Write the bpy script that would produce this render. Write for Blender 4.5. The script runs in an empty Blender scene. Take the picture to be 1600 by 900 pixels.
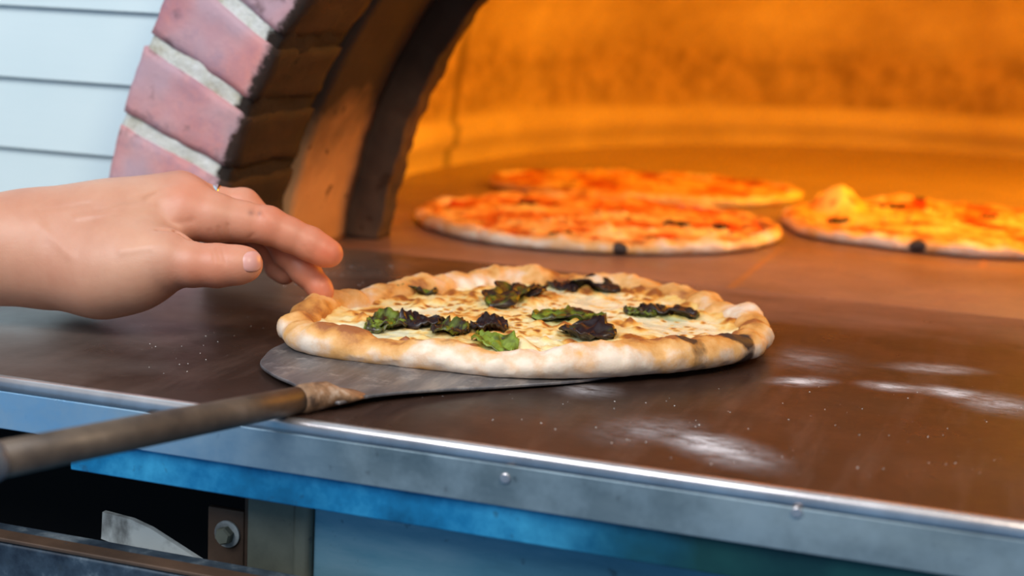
import bpy, bmesh, math, random
import numpy as np
from mathutils import Vector, Matrix, noise as mn
random.seed(4)
SC = bpy.context.scene; COL = SC.collection

# ------------------------------------------------------------------ camera
FPX = 2500.0; CH = 0.19
p_, r_, a_ = [math.radians(v) for v in (10.7, 2.6, 18.853)]
CF = np.array([-math.sin(a_)*math.cos(p_), math.cos(a_)*math.cos(p_), -math.sin(p_)])
rt = np.array([math.cos(a_), math.sin(a_), 0.0]); up = np.cross(rt, CF)
CR = rt*math.cos(r_)+up*math.sin(r_); CU = up*math.cos(r_)-rt*math.sin(r_)
CO = np.array([0, 0, CH])
def ray(px, py): return CF+CR*(px-800)/FPX-CU*(py-450)/FPX
def G(px, py, z=0.0):
    d = ray(px, py); return CO+d*(z-CH)/d[2]
def Yp(px, py, y):
    d = ray(px, py); return CO+d*y/d[1]
cam = bpy.data.cameras.new('camera'); co = bpy.data.objects.new('camera', cam); COL.objects.link(co)
cam.sensor_width = 36; cam.lens = 36*FPX/1600; cam.clip_start = .02
M = Matrix(((CR[0], CU[0], -CF[0], 0), (CR[1], CU[1], -CF[1], 0), (CR[2], CU[2], -CF[2], CH), (0, 0, 0, 1)))
co.matrix_world = M; SC.camera = co
cam.dof.use_dof = True; cam.dof.focus_distance = .80; cam.dof.aperture_fstop = 6.3

# ------------------------------------------------------------------ helpers
def tag(o, label=None, cat=None, group=None, kind=None):
    if label: o['label'] = label
    if cat: o['category'] = cat
    if group: o['group'] = group
    if kind: o['kind'] = kind
    return o
def empty(name, loc, label, cat, group=None):
    o = bpy.data.objects.new(name, None); COL.objects.link(o); o.location = loc
    o.empty_display_size = .02
    return tag(o, label, cat, group)
def mk(name, verts, faces, mat, parent=None, smooth=True, attrs=None, bevel=None, fixn=False):
    me = bpy.data.meshes.new(name)
    me.from_pydata([tuple(v) for v in verts], [], [tuple(f) for f in faces]); me.update()
    if fixn:
        bm = bmesh.new(); bm.from_mesh(me); bmesh.ops.recalc_face_normals(bm, faces=bm.faces); bm.to_mesh(me); bm.free()
    if smooth: me.polygons.foreach_set('use_smooth', [True]*len(me.polygons))
    if attrs is not None:
        at = me.color_attributes.new('tone', 'FLOAT_COLOR', 'POINT')
        a = np.ones((len(verts), 4), dtype=np.float32); A = np.asarray(attrs, dtype=np.float32); a[:, :A.shape[1]] = A
        at.data.foreach_set('color', a.ravel())
    me.materials.append(mat)
    o = bpy.data.objects.new(name, me); COL.objects.link(o)
    if parent is not None:
        o.parent = parent; o.matrix_parent_inverse = Matrix.Translation(-Vector(parent.location))
    if bevel:
        b = o.modifiers.new('bevel', 'BEVEL'); b.width = bevel; b.segments = 3; b.limit_method = 'ANGLE'
        w = o.modifiers.new('wn', 'WEIGHTED_NORMAL')
    return o
BF = [(0, 3, 2, 1), (4, 5, 6, 7), (0, 1, 5, 4), (1, 2, 6, 5), (2, 3, 7, 6), (3, 0, 4, 7)]
def boxv(x0, x1, y0, y1, z0, z1):
    return [(x0, y0, z0), (x1, y0, z0), (x1, y1, z0), (x0, y1, z0), (x0, y0, z1), (x1, y0, z1), (x1, y1, z1), (x0, y1, z1)]
def box(name, x0, x1, y0, y1, z0, z1, mat, parent=None, bevel=.0008):
    return mk(name, boxv(x0, x1, y0, y1, z0, z1), BF, mat, parent, False, bevel=bevel)
def join(parts):
    V = []; Fc = []
    for v, f in parts:
        n = len(V); V += list(v); Fc += [tuple(i+n for i in q) for q in f]
    return V, Fc
def prism(poly, z0, z1):
    n = len(poly); V = [(x, y, z0) for x, y in poly]+[(x, y, z1) for x, y in poly]
    F = [tuple(range(n))[::-1], tuple(range(n, 2*n))]+[(i, (i+1) % n, n+(i+1) % n, n+i) for i in range(n)]
    return V, F
def tube(pts, rad, seg=24, squash=None):
    pts = [Vector(p) for p in pts]; V = []; F = []
    for i, p in enumerate(pts):
        t = (pts[min(i+1, len(pts)-1)]-pts[max(i-1, 0)]).normalized()
        s = t.cross(Vector((0, 0, 1))).normalized(); u = s.cross(t)
        q = squash[i] if squash else 1
        for k in range(seg):
            a = 2*math.pi*k/seg; V.append(p+s*math.cos(a)*rad[i]+u*math.sin(a)*rad[i]*q)
    n = len(pts)
    for i in range(n-1):
        for k in range(seg):
            F.append((i*seg+k, i*seg+(k+1) % seg, (i+1)*seg+(k+1) % seg, (i+1)*seg+k))
    F.append(tuple(range(seg))[::-1]); F.append(tuple((n-1)*seg+k for k in range(seg)))
    return V, F
def fb(x, y, z, o=3, l=2.1):
    return mn.fractal(Vector((x, y, z)), 0.8, l, o)
def ss(a, b, x):
    t = min(1, max(0, (x-a)/(b-a))); return t*t*(3-2*t)

# ------------------------------------------------------------------ materials
class NT:
    def __init__(s, name):
        s.m = bpy.data.materials.new(name); s.m.use_nodes = True; s.t = s.m.node_tree; s.n = s.t.nodes
        s.b = s.n['Principled BSDF']; s.tc = s.n.new('ShaderNodeTexCoord')
    def lk(s, a, b): s.t.links.new(a, b)
    def map(s, scale=(1, 1, 1), rot=(0, 0, 0), loc=(0, 0, 0)):
        m = s.n.new('ShaderNodeMapping'); m.inputs['Scale'].default_value = scale; m.inputs['Rotation'].default_value = rot
        m.inputs['Location'].default_value = loc; s.lk(s.tc.outputs['Object'], m.inputs['Vector']); return m.outputs[0]
    def noise(s, scale, detail=4, rough=.55, vec=None, dist=0):
        m = s.n.new('ShaderNodeTexNoise'); m.inputs['Scale'].default_value = scale; m.inputs['Detail'].default_value = detail
        m.inputs['Roughness'].default_value = rough; m.inputs['Distortion'].default_value = dist
        s.lk(vec if vec is not None else s.tc.outputs['Object'], m.inputs['Vector']); return m.outputs['Fac']
    def ramp(s, fac, stops, interp='LINEAR'):
        m = s.n.new('ShaderNodeValToRGB'); cr = m.color_ramp; cr.interpolation = interp
        while len(cr.elements) < len(stops): cr.elements.new(.5)
        for e, (p, c) in zip(cr.elements, stops):
            e.position = p; e.color = (c, c, c, 1) if not isinstance(c, tuple) else (*c, 1)
        s.lk(fac, m.inputs['Fac']); return m.outputs['Color']
    def mix(s, fac, a, b, mode='MIX'):
        m = s.n.new('ShaderNodeMix'); m.data_type = 'RGBA'; m.blend_type = mode
        for i, v in ((0, fac), (6, a), (7, b)):
            if isinstance(v, tuple): m.inputs[i].default_value = (*v, 1)
            elif isinstance(v, (int, float)): m.inputs[i].default_value = v
            else: s.lk(v, m.inputs[i])
        return m.outputs[2]
    def math(s, op, a, b=0.0, c=0.0, clamp=False):
        m = s.n.new('ShaderNodeMath'); m.operation = op; m.use_clamp = clamp
        for i, v in enumerate((a, b, c)):
            if isinstance(v, (int, float)): m.inputs[i].default_value = v
            else: s.lk(v, m.inputs[i])
        return m.outputs[0]
    def attr(s):
        m = s.n.new('ShaderNodeVertexColor'); m.layer_name = 'tone'
        q = s.n.new('ShaderNodeSeparateColor'); s.lk(m.outputs[0], q.inputs[0]); return q.outputs
    def xyz(s):
        q = s.n.new('ShaderNodeSeparateXYZ'); s.lk(s.tc.outputs['Object'], q.inputs[0]); return q.outputs
    def out(s, col=None, rough=None, metal=None, bump=None, bs=.3, bd=.001, spec=None):
        for k, v in (('Base Color', col), ('Roughness', rough), ('Metallic', metal), ('Specular IOR Level', spec)):
            if v is None: continue
            if isinstance(v, tuple): s.b.inputs[k].default_value = (*v, 1)
            elif isinstance(v, (int, float)): s.b.inputs[k].default_value = v
            else: s.lk(v, s.b.inputs[k])
        if bump is not None:
            q = s.n.new('ShaderNodeBump'); q.inputs['Strength'].default_value = bs; q.inputs['Distance'].default_value = bd
            s.lk(bump, q.inputs['Height']); s.lk(q.outputs[0], s.b.inputs['Normal'])
        return s.m

# --- siding
t = NT('painted_siding')
m_siding = t.out(t.ramp(t.noise(6, 3), [(.3, (.58, .72, .77)), (.7, (.66, .78, .82))]), .55, bump=t.noise(90, 2, vec=t.map((.3, 1, 3))), bs=.08)
# --- brick
t = NT('sooted_brick'); A = t.attr(); n1 = t.noise(22, 5, .6); n2 = t.noise(60, 4, .6); n3 = t.noise(11, 3)
c = t.ramp(n1, [(.28, (.38, .19, .24)), (.45, (.60, .24, .22)), (.58, (.74, .32, .26)), (.75, (.80, .46, .40))])
c = t.mix(t.ramp(n3, [(.44, 0.0), (.62, .8)]), c, (.42, .32, .40))
c = t.mix(t.ramp(n2, [(.58, 0.0), (.70, .7)]), c, (.16, .09, .10))
c = t.mix(t.ramp(t.noise(34, 5, .7), [(.54, 0.0), (.68, .55)]), c, (.30, .22, .30))
so = t.math('ADD', A[0], t.math('MULTIPLY', t.math('SUBTRACT', t.noise(70, 5, .7), .5), 1.0))
c = t.mix(t.ramp(t.math('ADD', A[0], t.math('MULTIPLY', t.math('SUBTRACT', t.noise(45, 5, .7), .5), 1.6)), [(.10, 0.0), (.6, .6)]), c, (.30, .24, .27))
c = t.mix(t.ramp(so, [(.40, 0.0), (.62, 1.0)]), c, t.ramp(n1, [(.3, (.008, .004, .003)), (.7, (.035, .014, .007))]))
m_brick = t.out(c, .8, bump=t.noise(120, 6, .7), bs=.5, bd=.0015)
# --- mortar
t = NT('pale_mortar'); A = t.attr()
c = t.ramp(t.noise(70, 5, .65), [(.3, (.48, .46, .35)), (.5, (.68, .70, .64)), (.7, (.80, .83, .82))])
so = t.math('ADD', A[0], t.math('MULTIPLY', t.math('SUBTRACT', t.noise(90, 5, .7), .5), 1.1))
c = t.mix(t.ramp(so, [(.42, 0.0), (.64, 1.0)]), c, (.018, .010, .006))
m_mortar = t.out(c, .9, bump=t.noise(160, 6, .75), bs=.9, bd=.003)
# --- oven linings
def lining(name, lo, hi, z0, z1, spots=True):
    t = NT(name); X = t.xyz(); n = t.noise(9, 5, .6)
    c = t.ramp(n, [(.3, lo), (.7, hi)])
    if spots:
        c = t.mix(t.ramp(t.noise(55, 2, .5), [(.66, 0.0), (.70, .8)]), c, (.05, .02, .008))
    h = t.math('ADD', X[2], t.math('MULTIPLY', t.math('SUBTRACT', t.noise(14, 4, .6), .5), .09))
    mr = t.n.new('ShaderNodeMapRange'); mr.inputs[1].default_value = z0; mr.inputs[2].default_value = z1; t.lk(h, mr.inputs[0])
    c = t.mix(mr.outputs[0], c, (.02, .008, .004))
    return t.out(c, .85, bump=t.noise(80, 5, .6), bs=.4, bd=.0015)
m_panel = lining('baked_throat_lining', (.48, .24, .11), (.66, .36, .16), .05, .115)
m_throat = lining('sooty_inner_ring', (.05, .03, .022), (.22, .12, .07), .05, .13)
t = NT('refractory_dome'); X = t.xyz()
c = t.ramp(t.noise(7, 6, .6), [(.3, (.50, .36, .22)), (.5, (.68, .52, .34)), (.72, (.86, .70, .48))])
band = t.math('ADD', X[2], t.math('MULTIPLY', t.math('SUBTRACT', t.noise(6, 4, .6), .5), .05))
c = t.mix(t.ramp(band, [(.04, 0.0), (.06, .62), (.11, .7), (.16, 0.0)]), c, t.ramp(t.noise(26, 5, .7), [(.38, (.24, .13, .06)), (.62, (.58, .38, .20))]))
glow_lift = t.n.new('ShaderNodeMapRange'); glow_lift.inputs[1].default_value = .052; glow_lift.inputs[2].default_value = .044; t.lk(X[2], glow_lift.inputs[0])
c = t.mix(glow_lift.outputs[0], c, t.ramp(t.noise(8, 4), [(.3, (.70, .54, .36)), (.7, (.90, .74, .52))]))  # wall foot and ledge painted lighter, where the oven glow falls short
jx = t.math('ABSOLUTE', t.math('ADD', t.math('ADD', X[1], t.math('MULTIPLY', X[2], -.25)), -1.56))
jn = t.n.new('ShaderNodeMapRange'); jn.inputs[1].default_value = .011; jn.inputs[2].default_value = .004; t.lk(jx, jn.inputs[0])
c = t.mix(t.math('MULTIPLY', jn.outputs[0], .55), c, (.10, .06, .03))
m_dome = t.out(c, .9, bump=t.noise(30, 5, .6), bs=.4, bd=.004)
t = NT('oven_floor_tile'); br = t.n.new('ShaderNodeTexBrick')
br.offset = .5; br.inputs['Scale'].default_value = 1; br.inputs['Brick Width'].default_value = .3; br.inputs['Row Height'].default_value = .3
br.inputs['Mortar Size'].default_value = .0035; br.inputs['Color1'].default_value = (.26, .15, .12, 1); br.inputs['Color2'].default_value = (.21, .115, .09, 1)
br.inputs['Mortar'].default_value = (.34, .15, .07, 1); br.inputs['Mortar Smooth'].default_value = .4
t.lk(t.map(loc=(.20, -.02, 0)), br.inputs['Vector'])
c = t.mix(t.ramp(t.noise(8, 6, .65), [(.38, 0.0), (.7, .55)]), br.outputs[0], (.09, .05, .035))
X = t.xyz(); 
glow_lift = t.n.new('ShaderNodeMapRange'); glow_lift.inputs[1].default_value = 1.30; glow_lift.inputs[2].default_value = 1.75
t.lk(t.math('ADD', X[1], t.math('MULTIPLY', t.math('SUBTRACT', t.noise(9, 5, .6), .5), .4)), glow_lift.inputs[0])
c = t.mix(t.math('MULTIPLY', glow_lift.outputs[0], .8), c, (.66, .50, .36))  # floor colour lightened deep inside, standing in for oven glow
m_floor = t.out(c, t.ramp(t.noise(20, 4), [(.3, .30), (.7, .5)]), bump=t.noise(60, 5), bs=.2, bd=.001)
# --- counter top (dark worn steel with stains and flour)
def flour_mask(t, blobs):
    acc = None
    for (cx, cy, ang, la, lb, s) in blobs:
        m = t.n.new('ShaderNodeMapping'); m.vector_type = 'TEXTURE'
        m.inputs['Location'].default_value = (cx, cy, 0); m.inputs['Rotation'].default_value = (0, 0, ang); m.inputs['Scale'].default_value = (la, lb, 1)
        t.lk(t.tc.outputs['Object'], m.inputs['Vector'])
        g = t.n.new('ShaderNodeTexGradient'); g.gradient_type = 'QUADRATIC_SPHERE'; t.lk(m.outputs[0], g.inputs[0])
        v = t.math('MULTIPLY', g.outputs['Fac'], s); acc = v if acc is None else t.math('ADD', acc, v)
    return acc
t = NT('worn_steel_top'); X = t.xyz()
base = t.ramp(t.noise(7, 6, .65), [(.25, (.020, .013, .011)), (.5, (.038, .021, .016)), (.75, (.07, .036, .026))])
sc_ = t.noise(40, 6, .7, vec=t.map((1, .15, 1), (0, 0, .5)))
base = t.mix(t.ramp(sc_, [(.5, 0.0), (.75, .35)]), base, (.16, .10, .08))
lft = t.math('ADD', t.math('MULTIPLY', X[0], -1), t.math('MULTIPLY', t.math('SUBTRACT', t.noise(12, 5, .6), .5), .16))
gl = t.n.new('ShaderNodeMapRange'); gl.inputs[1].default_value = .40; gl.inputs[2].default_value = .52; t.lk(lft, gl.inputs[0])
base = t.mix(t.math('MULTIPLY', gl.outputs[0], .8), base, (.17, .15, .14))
blobs = []
for (x0, y0, x1, y1, w, s) in ((1205, 598, 1300, 594, .010, 1.3), (1340, 600, 1440, 608, .010, 1.1), (1430, 605, 1540, 622, .012, 1.2), (1380, 572, 1540, 580, .012, .7),
                               (1500, 612, 1620, 650, .02, .7), (1060, 672, 1205, 735, .018, .95), (1065, 680, 1120, 700, .014, .7), (870, 612, 960, 606, .016, .5), (960, 655, 1060, 690, .03, .35),
                               (430, 500, 560, 470, .05, .25), (1180, 560, 1330, 560, .03, .3)):
    a = G(x0, y0); b = G(x1, y1); d = b-a
    blobs.append(((a[0]+b[0])/2, (a[1]+b[1])/2, math.atan2(d[1], d[0]), np.linalg.norm(d)*.72, w*1.5, s))
fm = flour_mask(t, blobs)
fn = t.math('MULTIPLY', fm, t.ramp(t.noise(110, 6, .75, vec=t.map((.5, 1, 1))), [(.36, .1), (.66, 1.6)]))
fn = t.math('ADD', fn, t.math('MULTIPLY', t.ramp(t.noise(420, 2, .5), [(.735, 0.0), (.76, .5)]), t.ramp(t.noise(9, 3), [(.45, 0.0), (.6, 1.0)])), 0, True)
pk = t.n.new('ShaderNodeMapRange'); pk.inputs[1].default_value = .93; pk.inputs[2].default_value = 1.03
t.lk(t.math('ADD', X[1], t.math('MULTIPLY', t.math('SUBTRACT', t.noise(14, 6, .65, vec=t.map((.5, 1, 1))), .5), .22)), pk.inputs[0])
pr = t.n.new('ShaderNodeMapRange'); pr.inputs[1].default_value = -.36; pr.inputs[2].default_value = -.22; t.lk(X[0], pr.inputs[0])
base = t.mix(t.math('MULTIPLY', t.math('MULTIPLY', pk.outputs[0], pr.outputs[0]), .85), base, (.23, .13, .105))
base = t.mix(fn, base, (.62, .60, .64))
ro = t.ramp(t.noise(16, 6, .6), [(.3, .24), (.7, .42)]); ro = t.mix(fn, ro, (.8, .8, .8))
t.b.inputs['IOR'].default_value = 1.42
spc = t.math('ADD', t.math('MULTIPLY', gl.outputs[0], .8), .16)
m_top = t.out(base, ro, bump=t.noise(45, 6, .7), bs=.18, bd=.001, spec=spc)
# --- metals
def metal(name, stops, rough=(.3, .5), met=.7, scale=12, stretch=(1, 1, 1), bs=.15):
    t = NT(name); c = t.ramp(t.noise(scale, 6, .65, vec=t.map(stretch)), stops)
    c = t.mix(t.ramp(t.noise(130, 3, .5), [(.66, 0.0), (.74, .5)]), c, (.03, .04, .05))
    return t, c
t, c = metal('blue_steel_edge', [(.3, (.10, .15, .18)), (.5, (.19, .25, .28)), (.7, (.30, .37, .39))], stretch=(.5, 1, 1.5)); X = t.xyz()
g = t.n.new('ShaderNodeMapRange'); g.inputs[1].default_value = -.36; g.inputs[2].default_value = -.22
t.lk(t.math('ADD', X[0], t.math('MULTIPLY', t.noise(9, 4), .1)), g.inputs[0])
c = t.mix(g.outputs[0], t.mix(.65, c, (.22, .50, .82)), c)
c = t.mix(t.ramp(t.noise(16, 5, .7), [(.42, .0), (.62, .55)]), c, (.36, .46, .52))
m_edge = t.out(c, t.ramp(t.noise(20, 5), [(.3, .25), (.7, .5)]), .45, bump=t.noise(30, 5, .65), bs=.25)
t = NT('bright_worn_lip'); m_lip = t.out(t.ramp(t.noise(40, 5), [(.3, (.55, .50, .50)), (.7, (.85, .80, .80))]), .25, .8, bump=t.noise(90, 3), bs=.1)
t, c = metal('painted_blue_rail', [(.3, (.004, .06, .14)), (.5, (.012, .20, .42)), (.68, (.06, .42, .70))], scale=18); X = t.xyz()
g = t.n.new('ShaderNodeMapRange'); g.inputs[1].default_value = -.21; g.inputs[2].default_value = -.12
t.lk(t.math('ADD', X[0], t.math('MULTIPLY', t.math('SUBTRACT', t.noise(14, 4), .5), .08)), g.inputs[0])
c = t.mix(g.outputs[0], c, t.ramp(t.noise(25, 5), [(.3, (.004, .025, .035)), (.7, (.012, .07, .07))]))
m_rail = t.out(c, .35, .3, bump=t.noise(50, 5), bs=.25)
t, c = metal('faded_blue_panel', [(.3, (.06, .20, .28)), (.5, (.12, .33, .45)), (.72, (.30, .50, .60))], stretch=(.4, 1, 1.6)); m_panelb = t.out(c, .4, .4, bump=t.noise(50, 5), bs=.2)
t, c = metal('grey_green_plate', [(.3, (.09, .10, .08)), (.5, (.17, .18, .14)), (.72, (.16, .25, .25))]); m_plate = t.out(c, .5, .3, bump=t.noise(50, 5), bs=.2)
t, c = metal('rusty_steel', [(.3, (.05, .03, .02)), (.55, (.12, .07, .045)), (.75, (.2, .15, .12))]); m_rust = t.out(c, .6, .3, bump=t.noise(80, 5), bs=.3)
t, c = metal('dark_shelf_steel', [(.35, (.012, .02, .035)), (.52, (.045, .07, .10)), (.68, (.22, .27, .31))], scale=34); m_dark = t.out(c, .5, .3, bump=t.noise(80, 5), bs=.3)
t = NT('black_cavity'); m_black = t.out((.012, .010, .010), .9)
t = NT('pale_scraped_metal'); m_pale = t.out(t.ramp(t.noise(60, 5), [(.35, (.16, .17, .17)), (.6, (.50, .54, .54))]), .6, .1, bump=t.noise(90, 4), bs=.3)
# --- peel
t = NT('scraped_peel_metal')
c = t.ramp(t.noise(30, 6, .7, vec=t.map((2, .35, 1), (0, 0, .45))), [(.3, (.09, .09, .10)), (.5, (.22, .21, .22)), (.7, (.46, .40, .36))])
c = t.mix(t.ramp(t.noise(60, 5, .7), [(.55, 0.0), (.7, .6)]), c, (.60, .56, .55))
m_blade = t.out(c, .38, .6, bump=t.noise(120, 5, vec=t.map((2, .35, 1), (0, 0, .45))), bs=.25, bd=.0005)
t = NT('tarnished_handle')
c = t.ramp(t.noise(35, 5, .6), [(.3, (.045, .028, .018)), (.55, (.11, .075, .05)), (.75, (.22, .16, .12))]); m_handle = t.out(c, .5, .15, bump=t.noise(90, 5), bs=.2)
t = NT('worn_socket'); c = t.ramp(t.noise(70, 5, .7), [(.35, (.09, .05, .03)), (.5, (.30, .17, .09)), (.68, (.60, .48, .38))]); m_socket = t.out(c, .6, .1, bump=t.noise(120, 5), bs=.5)
t = NT('grey_grip'); m_grip = t.out(t.ramp(t.noise(50, 4), [(.3, (.04, .045, .055)), (.7, (.12, .13, .15))]), .5)
# --- food
t = NT('baked_crust'); A = t.attr()
b = t.math('ADD', A[0], t.math('MULTIPLY', t.math('SUBTRACT', t.noise(95, 5, .65), .5), .9))
c = t.ramp(b, [(.08, (.84, .70, .57)), (.27, (.78, .54, .36)), (.46, (.78, .43, .16)), (.74, (.64, .29, .07)), (1.0, (.34, .11, .03))])
ch = t.math('ADD', A[1], t.math('MULTIPLY', t.math('SUBTRACT', t.noise(110, 4, .6), .5), .45))
c = t.mix(t.ramp(ch, [(.38, 0.0), (.62, 1.0)]), c, (.035, .022, .02))
t.b.inputs['Subsurface Weight'].default_value = .1; t.b.inputs['Subsurface Radius'].default_value = (.004, .002, .001); t.b.inputs['Subsurface Scale'].default_value = 1
m_crust = t.out(c, .6, bump=t.noise(170, 5, .65), bs=.35, bd=.0012)
t = NT('melted_white_cheese'); A = t.attr()
b = t.math('ADD', A[0], t.math('MULTIPLY', t.math('SUBTRACT', t.noise(150, 5, .65), .5), .55))
c = t.ramp(b, [(.12, (.88, .83, .58)), (.34, (.86, .70, .36)), (.50, (.84, .55, .18)), (.70, (.68, .29, .05)), (.95, (.30, .09, .02))])
c = t.mix(A[2], c, (.22, .30, .05))
t.b.inputs['Subsurface Weight'].default_value = .15; t.b.inputs['Subsurface Radius'].default_value = (.004, .003, .0015); t.b.inputs['Subsurface Scale'].default_value = 1
m_cheese = t.out(c, t.ramp(A[0], [(.1, .22), (.6, .5)]), bump=t.noise(190, 4, .6), bs=.4, bd=.001)
t = NT('tomato_and_cheese'); A = t.attr()
b = t.math('ADD', A[0], t.math('MULTIPLY', t.math('SUBTRACT', t.noise(120, 4, .6), .5), .4))
c = t.ramp(b, [(.22, (.50, .03, .008)), (.38, (.66, .13, .02)), (.55, (.80, .34, .08)), (.75, (.86, .52, .18)), (.95, (.88, .66, .32))])
c = t.mix(A[1], c, (.05, .02, .01))
m_tomato = t.out(c, .4, bump=t.noise(150, 4, .6), bs=.4, bd=.0015)
t = NT('wilted_basil'); A = t.attr()
b = t.math('ADD', A[0], t.math('MULTIPLY', t.math('SUBTRACT', t.noise(160, 4, .6), .5), .6))
c = t.ramp(b, [(.10, (.20, .27, .03)), (.35, (.09, .11, .015)), (.55, (.035, .022, .016)), (.9, (.022, .012, .014))])
m_leaf = t.out(c, .33, bump=t.noise(220, 3), bs=.3, bd=.0006)
# --- person
t = NT('skin'); A = t.attr(); n = t.noise(28, 4, .55)
c = t.ramp(n, [(.3, (.53, .245, .155)), (.7, (.64, .34, .225))])
c = t.mix(A[0], c, (.66, .17, .08)); c = t.mix(A[1], c, (.30, .12, .08))
t.b.inputs['Subsurface Weight'].default_value = .22; t.b.inputs['Subsurface Radius'].default_value = (.006, .0022, .0012); t.b.inputs['Subsurface Scale'].default_value = 1
m_skin = t.out(c, .46, bump=t.noise(260, 5, .7), bs=.22, bd=.0007)
t = NT('nail'); t.b.inputs['Subsurface Weight'].default_value = .1; t.b.inputs['Subsurface Radius'].default_value = (.003, .001, .001)
m_nail = t.out((.68, .34, .29), .36)
t = NT('silver'); m_silver = t.out((.85, .87, .9), .15, 1.0)

# ------------------------------------------------------------------ siding wall behind the arch
AX, AZ, RI, RO, YF = -.119, -.041, .384, .468, .876
wy = .925
parts = []
lines = [-.03+.048*i for i in range(0, 24)]
lines = [z for z in lines]
def circx(z, R): 
    q = R*R-(z-AZ)**2
    return math.sqrt(q) if q > 0 else 0
for z0 in lines:
    z1 = z0+.048
    if z1 <= 0: continue
    zz = [z0+(z1-z0)*k/6 for k in range(7)]
    for side in (-1, 1):
        V = []; 
        for k, z in enumerate(zz):
            dy = .0045*(1-k/6)
            xe = AX+side*circx(max(z, 0), RO-.012); xo = AX+side*2.2
            V += [(xo, wy-dy, max(z, .0)), (xe, wy-dy, max(z, .0)), (xe, wy+.02, max(z, .0)), (xo, wy+.02, max(z, .0))]
        F = []
        for k in range(6):
            for j in range(4): F.append((k*4+j, k*4+(j+1) % 4, (k+1)*4+(j+1) % 4, (k+1)*4+j))
        F += [(3, 2, 1, 0), (24, 25, 26, 27)]
        parts.append((V, F))
V, F = join(parts)
wall = mk('wall_back', V, F, m_siding, smooth=False, fixn=False); tag(wall, kind='structure')

# ------------------------------------------------------------------ the oven
oven = empty('pizza_oven', (AX, 1.4, 0), 'brick-arched pizza oven with a sooty throat and a glowing orange chamber', 'oven')
def pol(ang, R): return AX-R*math.cos(ang), AZ+R*math.sin(ang)   # ang from the left springing
step = math.radians((90-16.1)/11)
def jang(k, R):   # joint angle, slightly tilted
    a = math.radians(16.1)+k*step
    til = math.radians(1.3)*(R-RI)/(RO-RI)*(math.pi/2-a)/(math.pi/2)
    return a+til
hm = .0041
def ring_block(ka, kb, r0, r1, y0, y1, gap, seed, nz=.0011, nr=14, na=8, ny=8, sootw=.014):
    def pos(u, v, w):  # u angle, v radius, w depth
        R = r0+(r1-r0)*v
        a0 = jang(ka, R)+gap/R; a1 = jang(kb, R)-gap/R
        a = a0+(a1-a0)*u; x, z = pol(a, R); y = y0+(y1-y0)*w
        return Vector((x, y, z))
    V = []; idx = {}; S = []
    def vid(i, j, k):
        if (i, j, k) in idx: return idx[(i, j, k)]
        u, v, w = i/na, j/nr, k/ny
        # rounded edges
        p = pos(u, v, w); c = pos(.5, .5, .5)
        e = sum(1 for q in (i in (0, na), j in (0, nr), k in (0, ny)) if q)
        d = Vector((fb(p.x*60+seed, p.y*60, p.z*60), fb(p.x*60, p.y*60+seed, p.z*60+9), fb(p.x*60, p.y*60+4, p.z*60+seed)))
        chip = 1.0+ (1.2 if j == 0 else 0)
        p = p+d*nz*chip
        if e >= 2: p = p+(c-p).normalized()*.0016
        p.z = max(p.z, .0)
        R = math.hypot(p.x-AX, p.z-AZ)
        s = 1-ss(0, sootw, R-r0-.001)
        s = .78*s if k == 0 else .2+.8*s
        if j == 0 and k > 0: s = 1.3
        idx[(i, j, k)] = len(V); V.append(p); S.append((s, 0, 0)); return idx[(i, j, k)]
    F = []
    for a in range(na):
        for b in range(nr):
            F.append((vid(a, b, 0), vid(a, b+1, 0), vid(a+1, b+1, 0), vid(a+1, b, 0)))
            F.append((vid(a, b, ny), vid(a+1, b, ny), vid(a+1, b+1, ny), vid(a, b+1, ny)))
    for a in range(na):
        for k in range(ny):
            F.append((vid(a, 0, k), vid(a+1, 0, k), vid(a+1, 0, k+1), vid(a, 0, k+1)))
            F.append((vid(a, nr, k), vid(a, nr, k+1), vid(a+1, nr, k+1), vid(a+1, nr, k)))
    for b in range(nr):
        for k in range(ny):
            F.append((vid(0, b, k), vid(0, b, k+1), vid(0, b+1, k+1), vid(0, b+1, k)))
            F.append((vid(na, b, k), vid(na, b+1, k), vid(na, b+1, k+1), vid(na, b, k+1)))
    return V, F, S
for k in range(-2, 24):
    V, F, S = ring_block(k, k+1, RI, RO, YF, YF+.092, hm, k*3.7+5)
    if max(v.z for v in V) < .006: continue
    mk('brick', V, F, m_brick, oven, True, S, fixn=True)
def arch_ring(r0, r1, y0, y1, seed, nz, nA=150, nr=6, ny=8, soot=None):
    """closed half-ring with a rectangular section"""
    loop = [(r0+(r1-r0)*i/nr, y0) for i in range(nr)]+[(r1, y0+(y1-y0)*i/ny) for i in range(ny)]+[(r1-(r1-r0)*i/nr, y1) for i in range(nr)]+[(r0, y1-(y1-y0)*i/ny) for i in range(ny)]
    a0 = math.asin(min(.99, (-AZ)/r0)); V = []; S = []; L = len(loop)
    for i in range(nA+1):
        for (R, y) in loop:
            aa = math.asin(min(.99, (-AZ)/R)); a = aa+(math.pi-2*aa)*i/nA
            x, z = pol(a, R); q = Vector((x, y, z))*45
            d = fb(q.x+seed, q.y, q.z); d2 = fb(q.x, q.y+seed, q.z+7)
            x -= math.cos(a)*d*nz; z += math.sin(a)*d*nz; V.append((x, y+d2*nz*.7, max(0, z)))
            S.append(((1-ss(0, .02, R-r0))*.9 if y < y0+.001 else (1.2 if R < r0+.001 else .4), 0, 0))
    F = [(i*L+j, i*L+(j+1) % L, (i+1)*L+(j+1) % L, (i+1)*L+j) for i in range(nA) for j in range(L)]
    F += [tuple(range(L)), tuple(nA*L+j for j in range(L))[::-1]]
    return V, F, S
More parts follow.
